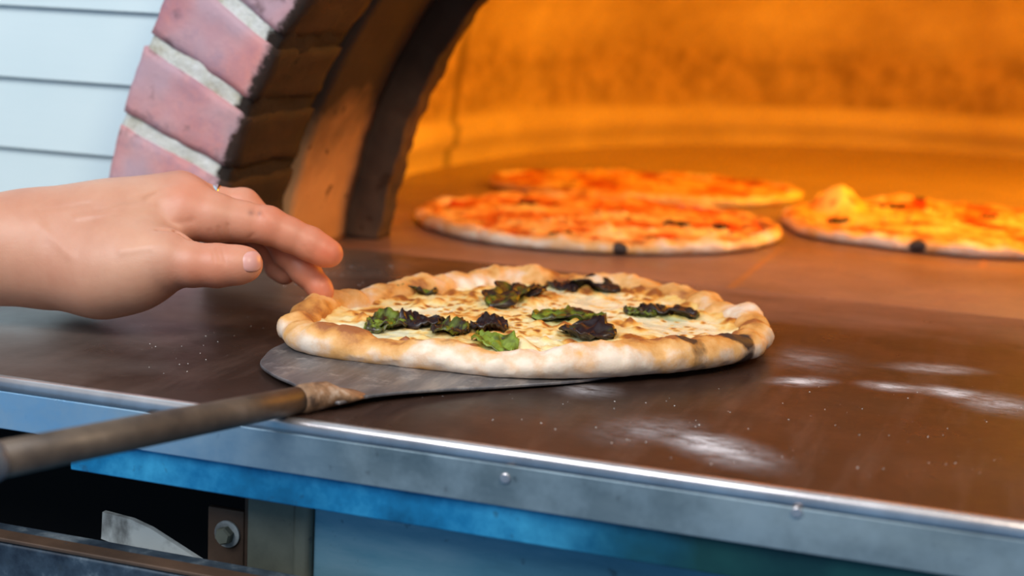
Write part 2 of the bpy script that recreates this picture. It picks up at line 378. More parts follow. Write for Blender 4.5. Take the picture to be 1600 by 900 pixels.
V, F, S = arch_ring(RI+.0022, RO-.002, YF+.0022, YF+.09, 3, .0022, nA=420, nr=18); mk('mortar', V, F, m_mortar, oven, True, S, fixn=True)
V, F, S = arch_ring(.3825, .47, .970, 1.074, 8, .0012, nA=200); mk('throat_lining', V, F, m_panel, oven, True, S, fixn=True)
V, F, S = arch_ring(.358, .47, 1.077, 1.100, 14, .0035, nA=260); mk('inner_arch', V, F, m_throat, oven, True, S, fixn=True)
# chamber: horizontal outlines lofted into a low dome
half = [(-.505, 1.11), (-.555, 1.17), (-.597, 1.33), (-.612, 1.55), (-.575, 1.80), (-.45, 2.02), (-.28, 2.15), (-.119, 2.18)]
def cr(P, n):
    out = []
    for i in range(len(P)-1):
        p0 = P[max(i-1, 0)]; p1 = P[i]; p2 = P[i+1]; p3 = P[min(i+2, len(P)-1)]
        for k in range(n):
            t = k/n
            out.append(tuple(.5*((2*p1[c])+(-p0[c]+p2[c])*t+(2*p0[c]-5*p1[c]+4*p2[c]-p3[c])*t*t+(-p0[c]+3*p1[c]-3*p2[c]+p3[c])*t**3) for c in range(2)))
    out.append(P[-1]); return out
hl = cr(half, 14); full = hl+[(2*AX-x, y) for x, y in hl[:-1][::-1]]
def chamber():
    prof = [(-.002, 1.0), (.018, 1.0), (.022, .985), (.040, .982), (.046, .997), (.06, 1.0), (.10, 1.0), (.14, .995)]
    for i in range(1, 15):
        a = math.pi/2*i/14; prof.append((.14+.26*math.sin(a), .995*math.cos(a)*.85+.995*.15*(1-i/14)))
    V = []; cy = 1.6
    for z, s in prof:
        for q, (x, y) in enumerate(full):
            X = AX+(x-AX)*s; Y = cy+(y-cy)*s
            if q in (0, len(full)-1): Y = 1.11
            elif y < 1.3: Y = min(Y, y+.02) if z < .14 else Y
            n = fb(x*9, y*9, z*14, 4)*.006
            V.append((X+(x-AX)*n, Y+(y-cy)*n, z))
    L = len(full); F = [(i*L+j, i*L+j+1, (i+1)*L+j+1, (i+1)*L+j) for i in range(len(prof)-1) for j in range(L-1)]
    return V, F
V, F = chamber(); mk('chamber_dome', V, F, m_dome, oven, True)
# front closing wall with the arch hole (behind the inner ring)
pts_o = []; V = []; F = []
for i in range(61):
    aa = math.asin(.041/.40); a = aa+(math.pi-2*aa)*i/60
    for y in (1.101, 1.128):
        x, z = pol(a, .40); V.append((x, y, max(z, 0)))
    x2 = AX-1.05*math.cos(math.pi*i/60); z2 = .62*math.sin(math.pi*i/60)
    V += [(x2, 1.128, z2), (x2, 1.101, z2)]
for i in range(60):
    for j in range(4): F.append((i*4+j, i*4+(j+1) % 4, (i+1)*4+(j+1) % 4, (i+1)*4+j))
F += [(0, 1, 2, 3), (240, 243, 242, 241)]
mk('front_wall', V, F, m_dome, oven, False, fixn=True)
# outer shell that closes the masonry from above and behind
def shell():
    V = []; F = []; L = 33; nY = 24
    for i in range(nY+1):
        q = i/nY; y = 1.128+1.25*q; k = (1-q**4)**.5*.999+.001
        for m in range(L):
            a = math.pi*m/(L-1); V.append((AX-.86*k*math.cos(a), y, .62*k*math.sin(a)**.8))
    F = [(i*L+j, i*L+j+1, (i+1)*L+j+1, (i+1)*L+j) for i in range(nY) for j in range(L-1)]
    return V, F
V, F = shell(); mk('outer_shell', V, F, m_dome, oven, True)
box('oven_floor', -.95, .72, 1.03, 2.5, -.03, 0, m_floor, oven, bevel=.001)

# ------------------------------------------------------------------ counter
counter = empty('steel_counter', (-.2, .75, 0), 'worn dark steel counter with a blue-grey metal edge in front of the oven', 'counter')
YE = .607
V = []; F = []
prof = [(1.029, 0), (YE+.010, 0), (YE+.0045, 0.0)]
V, F = join([(boxv(-1.3, 1.0, YE+.0045, 1.0295, -.006, 0), BF)])
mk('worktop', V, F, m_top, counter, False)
# rolled lip along the edge
L = []; nx = 2
lp = [(YE+.0045, -.006), (YE+.0045, .0002)]+[(YE+.0028-.0028*math.sin(a), -.0026+.0028*math.cos(a)) for a in np.linspace(0, math.pi/2, 8)]+[(YE, -.006)]
V = [(x, y, z) for x in (-1.3, 1.0) for (y, z) in lp]; n = len(lp)
F = [(j, (j+1) % n, n+(j+1) % n, n+j) for j in range(n)]+[tuple(range(n))[::-1], tuple(range(n, 2*n))]
mk('rolled_lip', V, F, m_lip, counter, True, fixn=True)
lo = box('edge_band', -1.3, 1.0, YE, YE+.004, -.0245, -.0062, m_edge, counter, bevel=.0006)
box('under_frame', -1.3, 1.0, YE+.0042, YE+.35, -.0235, -.0065, m_black, counter, bevel=None)
box('lower_rail', -.421, 1.0, YE+.003, YE+.03, -.0402, -.0249, m_rail, counter, bevel=.0008)
PX = lambda px: Yp(px, 840, .637)[0]
box('side_plate', PX(386), PX(460), .637, .642, -.22, -.024, m_plate, counter)
box('corner_post', PX(461), PX(489), .633, .644, -.22, -.024, m_plate, counter, bevel=.003)
box('front_panel', PX(490), 1.0, .637, .642, -.22, -.024, m_panelb, counter)
box('cavity_back', -1.3, -.30, .86, .865, -.22, -.024, m_black, counter)
box('cavity_wall', PX(386)-.006, PX(386)-.0004, .645, .86, -.22, -.024, m_rust, counter)
box('lower_bar', -1.3, 1.0, YE-.002, YE+.022, -.13, -.0795, m_dark, counter, bevel=.002)
box('cavity_floor', -1.3, 1.0, YE, .86, -.23, -.222, m_black, counter, bevel=None)
box('shelf_trim', -1.3, 1.0, YE-.0025, YE+.008, -.0793, -.0772, m_rust, counter, bevel=.0006)
# bolts and rivets
def disc(name, c, r, d, mat, n=6, parent=counter):
    V = []; 
    for (q, rr) in ((0, r), (d*.75, r), (d, r*.8)):
        for k in range(n):
            a = 2*math.pi*k/n+.3; V.append((c[0]+rr*math.cos(a), c[1]-q, c[2]+rr*math.sin(a)))
    F = [(i*n+k, i*n+(k+1) % n, (i+1)*n+(k+1) % n, (i+1)*n+k) for i in range(2) for k in range(n)]+[tuple(range(n))[::-1], tuple(range(2*n, 3*n))]
    return mk(name, V, F, mat, parent, False, fixn=True)
c0 = Yp(352, 836, .642)
br_ = box('bolt_bracket', c0[0]-.011, c0[0]+.0085, .6445, .648, c0[2]-.03, c0[2]+.012, m_rust, counter)
w = disc('washer', (c0[0], .6443, c0[2]), .0066, .0014, m_pale, 28); disc('bolt', (c0[0], .6429, c0[2]), .0044, .0045, m_plate, 6)
for (px, py, r) in ((790, 747, .0022), (228, 653, .0012), (1245, 800, .0022)):
    q = Yp(px, py, YE); disc('rivet', (q[0], YE-.0001, q[2]), r, .0008, m_lip if r > .002 else m_black, 20)
# bent pale gusset inside the cavity
pg = [(160, 800), (205, 812), (235, 826), (325, 884), (300, 884), (240, 872), (200, 858), (158, 842)]
P3 = [Yp(x, y, .640+(0.012 if i in (0, 7) else 0)) for i, (x, y) in enumerate(pg)]
n = len(P3); V = [tuple(p) for p in P3]+[(p[0], p[1]+.003, p[2]) for p in P3]
mk('gusset', V, [tuple(range(n)), tuple(range(n, 2*n))[::-1]]+[(i, n+i, n+(i+1) % n, (i+1) % n) for i in range(n)], m_pale, counter, False, fixn=True)

# ------------------------------------------------------------------ pizza peel
peel = empty('pizza_peel', (-.3, .63, 0), 'long-handled metal pizza peel slid under the basil pizza', 'pizza peel')
ctrl = [(-.312, .630), (-.324, .6465), (-.342, .660), (-.359, .678), (-.3675, .698), (-.372, .722), (-.368, .77), (-.345, .83), (-.30, .87), (-.25, .865), (-.205, .82), (-.192, .77), (-.203, .742), (-.2178, .722), (-.240, .7005), (-.262, .6785), (-.279, .657), (-.289, .640), (-.293, .628)]
bl = cr(ctrl, 5)
def zbl(x, y): return .0012+.002*ss(.70, .64, y)
V, F = prism(bl, 0, .0016); V = [(x, y, z+zbl(x, y)) for x, y, z in V]
mk('blade', V, F, m_blade, peel, False, bevel=.0005)
nk = Vector((-.3015, .632, .0062)); hd = (Vector(tuple(G(0, 718, .0085)))-nk); hd = hd.normalized()
P = [nk-hd*.018, nk-hd*.008, nk, nk+hd*.009, nk+hd*.014, nk+hd*.018]
P[0].z = .0038; P[1].z = .0046
V, F = tube(P, [.0085, .0105, .0078, .0066, .0068, .0056], 28, [.18, .3, .75, 1, 1, 1]); mk('socket', V, F, m_socket, peel, True)
V, F = tube([nk+hd*q for q in (.015, .05, .1, .166)], [.0060, .0064, .0068, .0071], 28); mk('shaft', V, F, m_handle, peel, True)
V, F = tube([nk+hd*q for q in (.164, .166, .169, .22, .36, .38)], [.0070, .0080, .0084, .0084, .009, .006], 28); mk('grip', V, F, m_grip, peel, True)

# ------------------------------------------------------------------ pizzas
def outline_fn(pts, c, sm=1):
    P = [(math.atan2(p[1]-c[1], p[0]-c[0]), math.hypot(p[0]-c[0], p[1]-c[1])) for p in pts]; P.sort()
    th = np.array([a for a, _ in P]); rr = np.array([r for _, r in P])
    th = np.concatenate([th-2*math.pi, th, th+2*math.pi]); rr = np.concatenate([rr]*3)
    N = 720; g = np.linspace(-math.pi, math.pi, N, endpoint=False); v = np.interp(g, th, rr)
    k = np.hanning(31); k /= k.sum(); v = np.convolve(np.concatenate([v[-40:], v, v[:40]]), k, 'same')[40:-40]
    def f(a):
        x = ((a+math.pi) % (2*math.pi))/(2*math.pi)*N; i = int(x) % N; t = x-int(x); return v[i]*(1-t)+v[(i+1) % N]*t
    return f
def make_pizza(root, c, rf, z0, seed, mat_top, kind, rimw=.021, rimh=.0125, bubbles=(), chars=(), rimf=None, green=(), nth=420, dome=.0, browny=None):
    cx, cy = c
    rimf = rimf or (lambda x, y: 1.0)
    def inner_z(x, y, s):
        h = z0+.0042+dome*(1-s*s)
        for (bx, by, br, bh) in bubbles:
            d = math.hypot(x-bx, y-by)/br
            if d < 1: h += bh*(1-d*d)**2
        return h
    V = []; S = []; nI = 26; nR = 26; nB = 5
    for i in range(nth):
        a = -math.pi+2*math.pi*i/nth; R = rf(a); ca, sa = math.cos(a), math.sin(a)
        ex, ey = cx+ca*R, cy+sa*R; lump = fb(ex*26+seed, ey*26, seed, 3); lump2 = fb(ex*70, ey*70+seed, 1, 2)
        rw = rimw*(1+.22*lump); rh = rimh*rimf(ex, ey)*(1+.28*lump+.12*lump2); R = R*(1+.014*lump2)
        rows = []
        ri = R-rw*.80
        for j in range(nI):
            s = j/(nI); r = ri*s; x = cx+ca*r; y = cy+sa*r; rows.append((r, inner_z(x, y, r/R), 0))
        for j in range(nR+1):
            ph = math.pi*1.02-math.pi*1.42*j/nR
            zc = z0+rh*.46; hx = rw*.5; hz = rh*.54
            rr_ = R-hx+hx*math.cos(ph); zz = zc+hz*math.sin(ph)
            if j < 6: zz = max(zz, inner_z(cx+ca*rr_, cy+sa*rr_, rr_/R))
            rows.append((rr_, zz, j/nR))
        for j in range(nB): rows.append(((R-rw)*(1-j/nB)*.95, z0, 2))
        for (r, z, q) in rows:
            x = cx+ca*r; y = cy+sa*r
            if 0 < q <= 1:
                for (bx, by, br, bh) in bubbles:
                    d = math.hypot(x-bx, y-by)/br
                    if d < 1 and z > z0+rh*.4: z += bh*(1-d*d)**2
                z += .0013*fb(x*110, y*120, z*120+seed, 3)*(1 if z > z0+.002 else 0)
            z = max(z, z0)
            V.append((x, y, z))
            upn = ss(.75, .35, q) if 0 < q <= 1 else 0.6
            bw = .16+.36*upn+.62*fb(x*30+seed, y*30, z*30, 4)*(.75+.4*upn)
            if browny: bw += browny(x, y)*upn
            chv = 0
            for (bx, by, br, st) in chars:
                d = math.hypot(x-bx, y-by)/br; chv = max(chv, st*(1-ss(.35, 1, d)))
            if q == 2: chv = .6
            S.append((bw, chv, 0))
    nr = nI+nR+1+nB; F = []
    for i in range(nth):
        i2 = (i+1) % nth
        for j in range(nr-1): F.append((i*nr+j, i2*nr+j, i2*nr+j+1, i*nr+j+1))
    F = [f[::-1] for f in F]
    mk('crust', V, F, m_crust, root, True, S)
    # topping layer
    V = []; S = []; nj = 110
    def top(x, y, s):
        z = inner_z(x, y, s)+.0016
        w1 = fb(x*22+seed*3, y*22, 5, 3)
        F1 = mn.voronoi(Vector((x*75, y*75, seed)))[0]; v = max(0, 1-F1[0]*1.9)
        pool = ss(.10, .5, -w1)         # smooth white pools
        b = v*v*(1-pool)
        z += .0016*w1+.0036*b+.0014*fb(x*110, y*110, 2, 3)*(1-.7*pool)
        return z, b, pool, w1
    for i in range(nth):
        a = -math.pi+2*math.pi*i/nth; R = rf(a); ca, sa = math.cos(a), math.sin(a)
        ex, ey = cx+ca*R, cy+sa*R
        rmax = R-rimw*.62+.0045*fb(ex*40, ey*40+seed, 3, 3)
        for j in range(nj+1):
            s = j/nj; r = rmax*s; x = cx+ca*r; y = cy+sa*r
            z, b, pool, w1 = top(x, y, r/R); ed = ss(.955, 1, s)
            zr = inner_z(x, y, r/R)
            z += .0025*ss(.86, .99, s) ; z = z*(1-ed)+(zr-.0005)*ed
            V.append((x, y, z))
            if kind == 'white':
                w2 = fb(x*48, y*48+seed, 9, 4)
                F2 = mn.voronoi(Vector((x*170+3, y*170, seed+5)))[0][0]; w5 = fb(x*36+9, y*36, 2, 2)
                tone = .28+max(0, 1-F2*2.0)*1.3*ss(-.05, .35, w5)+.85*b+.80*max(0, w2)+.22*w1-.26*pool+.26*ss(.80, 1, s)
                gr = 0
                for (bx, by, br) in green:
                    d = math.hypot(x-bx, y-by)/br; gr = max(gr, .55*(1-ss(.5, 1.1, d+.3*w2)))
                S.append((tone, 0, gr))
            else:
                w2 = fb(x*30, y*30+seed, 9, 4); w3 = fb(x*75+seed, y*75, 4, 3)
                tone = .56+.36*w1+.40*w2+.2*b-.22*ss(.86, .97, s)
                for (bx, by, br, bh) in bubbles:
                    if bh > .01: tone += .5*(1-ss(.3, 1, math.hypot(x-bx, y-by)/br))
                S.append((tone, ss(.42, .62, w3)*.8, 0))
    L = nj+1
    F = [(((i+1) % nth)*L+j, i*L+j, i*L+j+1, ((i+1) % nth)*L+j+1)[::-1] for i in range(nth) for j in range(nj)]
    mk('melted_cheese' if kind == 'white' else 'tomato_topping', V, F, mat_top, root, True, S)
    def tz(x, y):
        a = math.atan2(y-cy, x-cx); r = math.hypot(x-cx, y-cy); return top(x, y, r/rf(a))[0]
    return tz
def g2(px, py, z=.01): q = G(px, py, z); return (q[0], q[1])
# front pizza
zP = .0034
con = [(435, 515, .010), (445, 492, .013), (470, 473, .015), (520, 457, .017), (600, 440, .017), (680, 426, .018), (760, 414, .020), (850, 418, .018), (950, 425, .017), (1000, 434, .015), (1060, 438, .018), (1110, 458, .015), (1150, 476, .015), (1190, 484, .016),
       (1207, 512, .012), (1200, 540, .009), (1160, 566, .0055), (1060, 581, .005), (960, 590, .0045), (850, 592, .0045), (700, 582, .0045), (600, 570, .0045), (500, 556, .0055), (450, 540, .0075)]
pts = [g2(*q) for q in con]; c1 = (sum(p[0] for p in pts)/len(pts), sum(p[1] for p in pts)/len(pts))
c1 = (-.262, .825)
rf1 = outline_fn(pts, c1)
pz1 = empty('pizza', (c1[0], c1[1], zP), 'white cheese pizza with charred basil leaves, nearest the camera on the peel', 'pizza')
leafspec = [  # px, py, len px, width px, angle(deg image), char, curl
    (652, 452, 62, 34, 8, .35, .7), (692, 440, 42, 8, 8, .9, .3), (610, 503, 72, 46, 2, .25, .6), (660, 505, 48, 36, -10, .8, .7), (702, 517, 56, 40, 6, .30, .7), (764, 512, 58, 34, 4, .75, .8), (770, 537, 56, 30, 24, -.05, .5),
    (800, 468, 70, 26, -24, .35, .8), (868, 440, 80, 13, 20, .85, .6), (925, 446, 90, 26, 10, .6, .8), (890, 496, 120, 30, -2, .2, .5), (918, 522, 74, 44, 12, .65, .9), (1046, 488, 92, 22, 4, .6, .7), (850, 433, 44, 12, 28, .9, .6), (828, 458, 30, 22, -40, .6, .8), (590, 508, 40, 18, -12, .1, .5), (1000, 490, 50, 12, 4, .3, .4)]
green = [(*g2(px, py, .012), l/2500*.85*.62) for (px, py, l, w, an, ch, cu) in leafspec]
bub = [(*g2(775, 428, .012), .034, .0055), (*g2(812, 550, .009), .011, .005), (*g2(760, 462, .009), .02, .004), (*g2(1185, 492, .012), .016, .005), (*g2(1062, 444, .014), .016, .004), (*g2(500, 478, .013), .018, .003)]
def chs(L, k=.01): return [(*g2(px, py, z), r, st) for (px, py, z, r, st) in L]
ch1 = chs([(1146, 541, .011, .016, .95), (1070, 566, .007, .010, .75), (700, 570, .006, .010, .42), (1000, 566, .007, .016, .36), (640, 545, .010, .008, .42), (1085, 578, .004, .012, .5), (508, 512, .010, .005, .5), (612, 528, .012, .005, .55), (655, 550, .011, .006, .5), (880, 560, .011, .009, .42), (560, 500, .012, .004, .4), (1195, 500, .012, .006, .4)])
def rb(x, y):  # browner towards the side that faced the fire
    return .08*ss(.76, .90, y)
tz = make_pizza(pz1, c1, rf1, zP, 2.3, m_cheese, 'white', .021, .0145, bub, ch1, None, green, nth=460, dome=.003, browny=rb)
def leaf(root, c, L, W, ang, char, curl, seed, tzf, mat=None, lift=.0012):
    nu, nv = 22, 12; V = []; S = []; ca, sa = math.cos(ang), math.sin(ang)
    for i in range(nu+1):
        u = i/nu*2-1; prof = (1-abs(u)**2.2)**.6*(1+.25*fb(u*2.5+seed, seed, 0, 2))
        for j in range(nv+1):
            v = j/nv*2-1
            lx = u*L/2; ly = v*W/2*prof+.12*L*fb(u*1.6, seed, 4, 2)
            h = curl*W*.15*(v*v*prof)+.0020*fb(u*3+seed, v*3, 1, 3)+.0009*math.cos(v*7+u*3)+.0015*fb(u*7, v*6+seed, 8, 2)
            x = c[0]+lx*ca-ly*sa; y = c[1]+lx*sa+ly*ca
            V.append((x, y, tzf(x, y)+lift+max(h, -.0012)))
            S.append((char+.16+.5*fb(u*2.2+seed*2, v*2.2, 7, 3)+.25*abs(v)*0, 0, 0))
    F = [(i*(nv+1)+j, (i+1)*(nv+1)+j, (i+1)*(nv+1)+j+1, i*(nv+1)+j+1) for i in range(nu) for j in range(nv)]
    o = mk('basil_leaf', V, F, m_leaf, root, True, S)
    so = o.modifiers.new('thick', 'SOLIDIFY'); so.thickness = .0007; so.offset = 1
    return o
for i, (px, py, l, w, an, ch, cu) in enumerate(leafspec):
    dx = l/2*math.cos(math.radians(an)); dy = l/2*math.sin(math.radians(an))
    a = G(px-dx, py-dy, .0125); b = G(px+dx, py+dy, .0125); d = b-a
    cw = G(px, py-w/2, .0085)-G(px, py+w/2, .0085); wid = min(np.linalg.norm(cw)*.45, .030)
    leaf(pz1, ((a[0]+b[0])/2, (a[1]+b[1])/2), np.linalg.norm(d), wid, math.atan2(d[1], d[0]), ch, cu, i*3.1+1, tz)

# back pizzas: ellipses lying on the oven floor, across/along the view
dv = (-math.sin(a_), math.cos(a_)); dr = (math.cos(a_), math.sin(a_))
def ell(c, ra, rb_, lob=()):
    P = []
    for i in range(90):
        q = 2*math.pi*i/90; k = 1+sum(h*math.exp(-(((q-q0+math.pi) % (2*math.pi)-math.pi)/w)**2) for q0, w, h in lob)
        P.append((c[0]+dr[0]*ra*k*math.cos(q)+dv[0]*rb_*k*math.sin(q), c[1]+dr[1]*ra*k*math.cos(q)+dv[1]*rb_*k*math.sin(q)))
    return P
def back_pizza(c, ra, rb_, seed, label, bubbles, chars, lob=(), bits=(), rimf=None, rimw=.017, rimh=.0105):
    root = empty('pizza', (c[0], c[1], 0), label, 'pizza', 'tomato pizzas baking on the oven floor')
    tzf = make_pizza(root, c, outline_fn(ell(c, ra, rb_, lob), c), .0005, seed, m_tomato, 'red', rimw, rimh, bubbles, chars, rimf, nth=260, dome=.003, browny=lambda x, y: .1)
    for k, (px, py, l, w, an) in enumerate(bits):
        q = G(px, py, .010); leaf(root, (q[0], q[1]), l, w, math.radians(an), .6, .5, seed+k*2.2, tzf)
    return root
back_pizza((-.352, 1.236), .1475, .135, 5.1, 'fully visible round tomato pizza on the oven floor, left of the cut-off one', [], chs([(858, 392, .004, .013, 1.1), (970, 393, .004, .009, 1.1), (758, 381, .004, .010, .8)]),
           bits=[(1058, 350, .022, .008, 10), (825, 318, .016, .009, 0), (1125, 350, .012, .008, 30), (880, 366, .026, .010, 160)])
back_pizza((-.378, 1.487), .150, .098, 9.7, 'tomato pizza at the back of the oven, partly hidden behind another', [], [], lob=[(0.25, .3, .04)], bits=[])
c4 = (-.075, 1.395)
p4 = back_pizza(c4, .152, .135, 13.3, 'tomato pizza with a tall puffed crust bubble, cut off at the right', [(*g2(1312, 306, .022), .030, .024), (*g2(1420, 310, .015), .04, .006)],
                chs([(1430, 390, .004, .013, .95), (1305, 383, .003, .006, .7), (1520, 385, .004, .006, .7)]), lob=[(math.pi+.45, .25, .07)],
                bits=[(1390, 322, .03, .008, 0), (1310, 345, .02, .012, 30), (1545, 340, .014, .008, 20), (1430, 318, .02, .007, 150)], rimw=.02)

# ------------------------------------------------------------------ flour crumbs on the counter
V = []; F = []; rnd = random.Random(7)
for k in range(240):
    if rnd.random() < .55:
        px = rnd.uniform(230, 640); py = rnd.uniform(400, 600) if px < 420 else rnd.uniform(400, 470)
    else:
        px = rnd.uniform(760, 1600); py = rnd.uniform(600, 760)
    q = G(px, py)
    if q[1] < .625: continue
    a = math.atan2(q[1]-c1[1], q[0]-c1[0])
    if math.hypot(q[0]-c1[0], q[1]-c1[1]) < rf1(a)+.004: continue
    if -.38 < q[0] < -.27 and q[1] < .74: continue
    r = rnd.uniform(.00015, .00042); n = len(V)
    for (dx, dy, dz) in ((1, 0, 0), (0, 1, 0), (-1, 0, 0), (0, -1, 0), (.2, .1, 1)):
        V.append((q[0]+dx*r*rnd.uniform(.6, 1.3), q[1]+dy*r*rnd.uniform(.6, 1.3), max(0.0001, dz*r)))
    F += [(n, n+1, n+4), (n+1, n+2, n+4), (n+2, n+3, n+4), (n+3, n, n+4)]
t = NT('flour'); m_flour = t.out((.72, .70, .68), .9)
cr_ = mk('flour_crumbs', V, F, m_flour, None, False)
tag(cr_, 'scattered white flour crumbs on the dark counter', 'flour', kind='stuff')

# ------------------------------------------------------------------ the hand and forearm (one continuous surface)
def cp(px, py, w):  # camera-aligned metres: right, up, depth
    return np.array([(px-800)/FPX*w, -(py-450)/FPX*w, w])
H = .0009
u0, u1 = -.485, -.075; v0, v1 = -.040, .078; w0, w1 = .745, .985
gx = np.arange(u0, u1, H, dtype=np.float32); gy = np.arange(v0, v1, H, dtype=np.float32); gz = np.arange(w0, w1, H, dtype=np.float32)
BIG = .05
Fd = np.full((len(gx), len(gy), len(gz)), BIG, dtype=np.float32)
def cone_into(Farr, a, b, ra, rb, k, flat=None):
    """smooth-union a tapered capsule; only inside its neighbourhood"""
    m = max(ra, rb)+.02+k
    lo_ = np.minimum(a, b)-m; hi_ = np.maximum(a, b)+m
    sl = []
    for g, l, h in zip((gx, gy, gz), lo_, hi_):
        i0 = int(np.searchsorted(g, l)); i1 = int(np.searchsorted(g, h)); sl.append(slice(i0, i1))
    X = gx[sl[0]][:, None, None]-a[0]; Y = gy[sl[1]][None, :, None]-a[1]; Z = gz[sl[2]][None, None, :]-a[2]
    d = b-a; L2 = float(d@d)
    t = np.clip((X*d[0]+Y*d[1]+Z*d[2])/max(L2, 1e-9), 0, 1)
    dx = X-t*d[0]; dy = Y-t*d[1]; dz = Z-t*d[2]
    if flat: dx, dy, dz = dx*flat[0], dy*flat[1], dz*flat[2]
    dist = np.sqrt(dx*dx+dy*dy+dz*dz)-(ra+(rb-ra)*t)
    sub = Farr[tuple(sl)]
    if k > 0:
        h = np.clip(.5+.5*(sub-dist)/k, 0, 1); Farr[tuple(sl)] = sub+(dist-sub)*h-k*h*(1-h)
    else: Farr[tuple(sl)] = np.minimum(sub, dist)
def chain(Farr, pts, k, kj=.002):
    """pts: (px, py, depth, radius px)"""
    for A_, B_ in zip(pts[:-1], pts[1:]):
        a = cp(*A_[:3]); b = cp(*B_[:3]); cone_into(Farr, a, b, A_[3]/FPX*A_[2], B_[3]/FPX*B_[2], k)
D = .850
# forearm, wrist, back of the hand
chain(Fd, [(-560, 385, D-.05, 84), (-260, 388, D-.02, 82), (0, 392, D, 73)], .012)
chain(Fd, [(0, 390, D+.002, 73), (75, 388, D+.004, 70)], .02)
chain(Fd, [(60, 380, D+.02, 62), (150, 372, D+.022, 62), (250, 345, D+.03, 52)], .02)
chain(Fd, [(75, 370, D+.004, 60), (180, 355, D+.004, 54), (292, 328, D+.006, 40)], .02)      # index metacarpal
chain(Fd, [(120, 362, D+.035, 50), (285, 318, D+.024, 36)], .02)
chain(Fd, [(120, 380, D+.050, 48), (275, 330, D+.050, 34)], .02)
chain(Fd, [(110, 400, D+.052, 46), (255, 352, D+.064, 32)], .02)
# heel of the hand / thumb mound
chain(Fd, [(90, 415, D-.002, 62), (160, 426, D-.010, 60), (215, 418, D-.016, 52), (262, 408, D-.022, 42)], .018)
chain(Fd, [(130, 430, D+.03, 52), (210, 400, D+.03, 44)], .02)
# knuckles and tendons
for (x, y, dd, r) in ((296, 312, .008, 28), (284, 303, .026, 25), (262, 312, .048, 24)):
    a = cp(x, y, D+dd); cone_into(Fd, a, a+np.array([.001, 0, 0]), r/FPX*D, r/FPX*D, .008)
chain(Fd, [(110, 318, D+.012, 9), (280, 292, D+.012, 12)], .010)
chain(Fd, [(120, 312, D+.030, 9), (280, 288, D+.028, 10)], .010)
palm = Fd.copy()
def finger(pts, kroot):
    T = np.full_like(Fd, BIG); chain(T, pts, .0035)
    return T
def sunion(a, b, k):
    h = np.clip(.5+.5*(a-b)/k, 0, 1); return a+(b-a)*h-k*h*(1-h)
idx_ = finger([(292, 334, D+.004, 43), (335, 340, D+.004, 38), (378, 346, D+.005, 31), (418, 352, D+.006, 29), (450, 366, D+.008, 26), (484, 381, D+.010, 25.5), (508, 394, D+.011, 22.5), (517, 397, D+.011, 19)], 0)
mid_ = finger([(288, 312, D+.028, 32), (340, 318, D+.030, 25), (380, 320, D+.031, 25), (425, 360, D+.030, 23), (450, 394, D+.028, 23.5), (476, 422, D+.027, 23), (500, 451, D+.026, 18.5), (504, 457, D+.026, 16.5)], 0)
rng_ = finger([(275, 325, D+.050, 30), (330, 332, D+.052, 24), (385, 345, D+.050, 24), (420, 385, D+.046, 22), (436, 416, D+.042, 21), (445, 427, D+.040, 18)], 0)
pnk_ = finger([(258, 345, D+.068, 27), (305, 352, D+.070, 21), (350, 365, D+.068, 20), (385, 388, D+.062, 18), (402, 402, D+.058, 15)], 0)
thm_ = finger([(225, 405, D-.018, 48), (262, 405, D-.024, 41), (300, 413, D-.027, 34.5), (340, 415, D-.027, 33), (372, 414, D-.027, 29.5), (384, 413, D-.027, 26.5)], 0)
Fd = palm
for T, k in ((pnk_, .006), (rng_, .006), (mid_, .006), (idx_, .006)):
    Fd = sunion(Fd, T, k)
Fd = sunion(Fd, thm_, .0045)
# creases cut lightly into the surface
def crease(a, b, r, depth):
    T = np.full_like(Fd, BIG); A_ = cp(*a); B_ = cp(*b); cone_into(T, A_, B_, r, r, 0)
    return np.maximum(Fd, -T-0.0) if depth is None else sunion_max(Fd, -T, depth)
def sunion_max(a, b, k):
    h = np.clip(.5-.5*(a-b)/k, 0, 1); return a*(1-h)+b*h+k*h*(1-h)
def zsurf(px, py):   # front surface depth along this camera ray
    ws = np.arange(w0+.003, w1-.003, .0006)
    uu = (px-800)/FPX*ws; vv = -(py-450)/FPX*ws
    ix = np.clip(((uu-u0)/H).round().astype(int), 0, len(gx)-1); iy = np.clip(((vv-v0)/H).round().astype(int), 0, len(gy)-1); iz = np.clip(((ws-w0)/H).round().astype(int), 0, len(gz)-1)
    f = Fd[ix, iy, iz]; k = np.argmax(f < 0); return ws[k]
for seg in ([(247, 357), (275, 362), (300, 375), (325, 381)],):
    for a, b in zip(seg[:-1], seg[1:]):
        Fd = crease((*a, zsurf(*a)-.0002), (*b, zsurf(*b)-.0002), .0014, .0015)
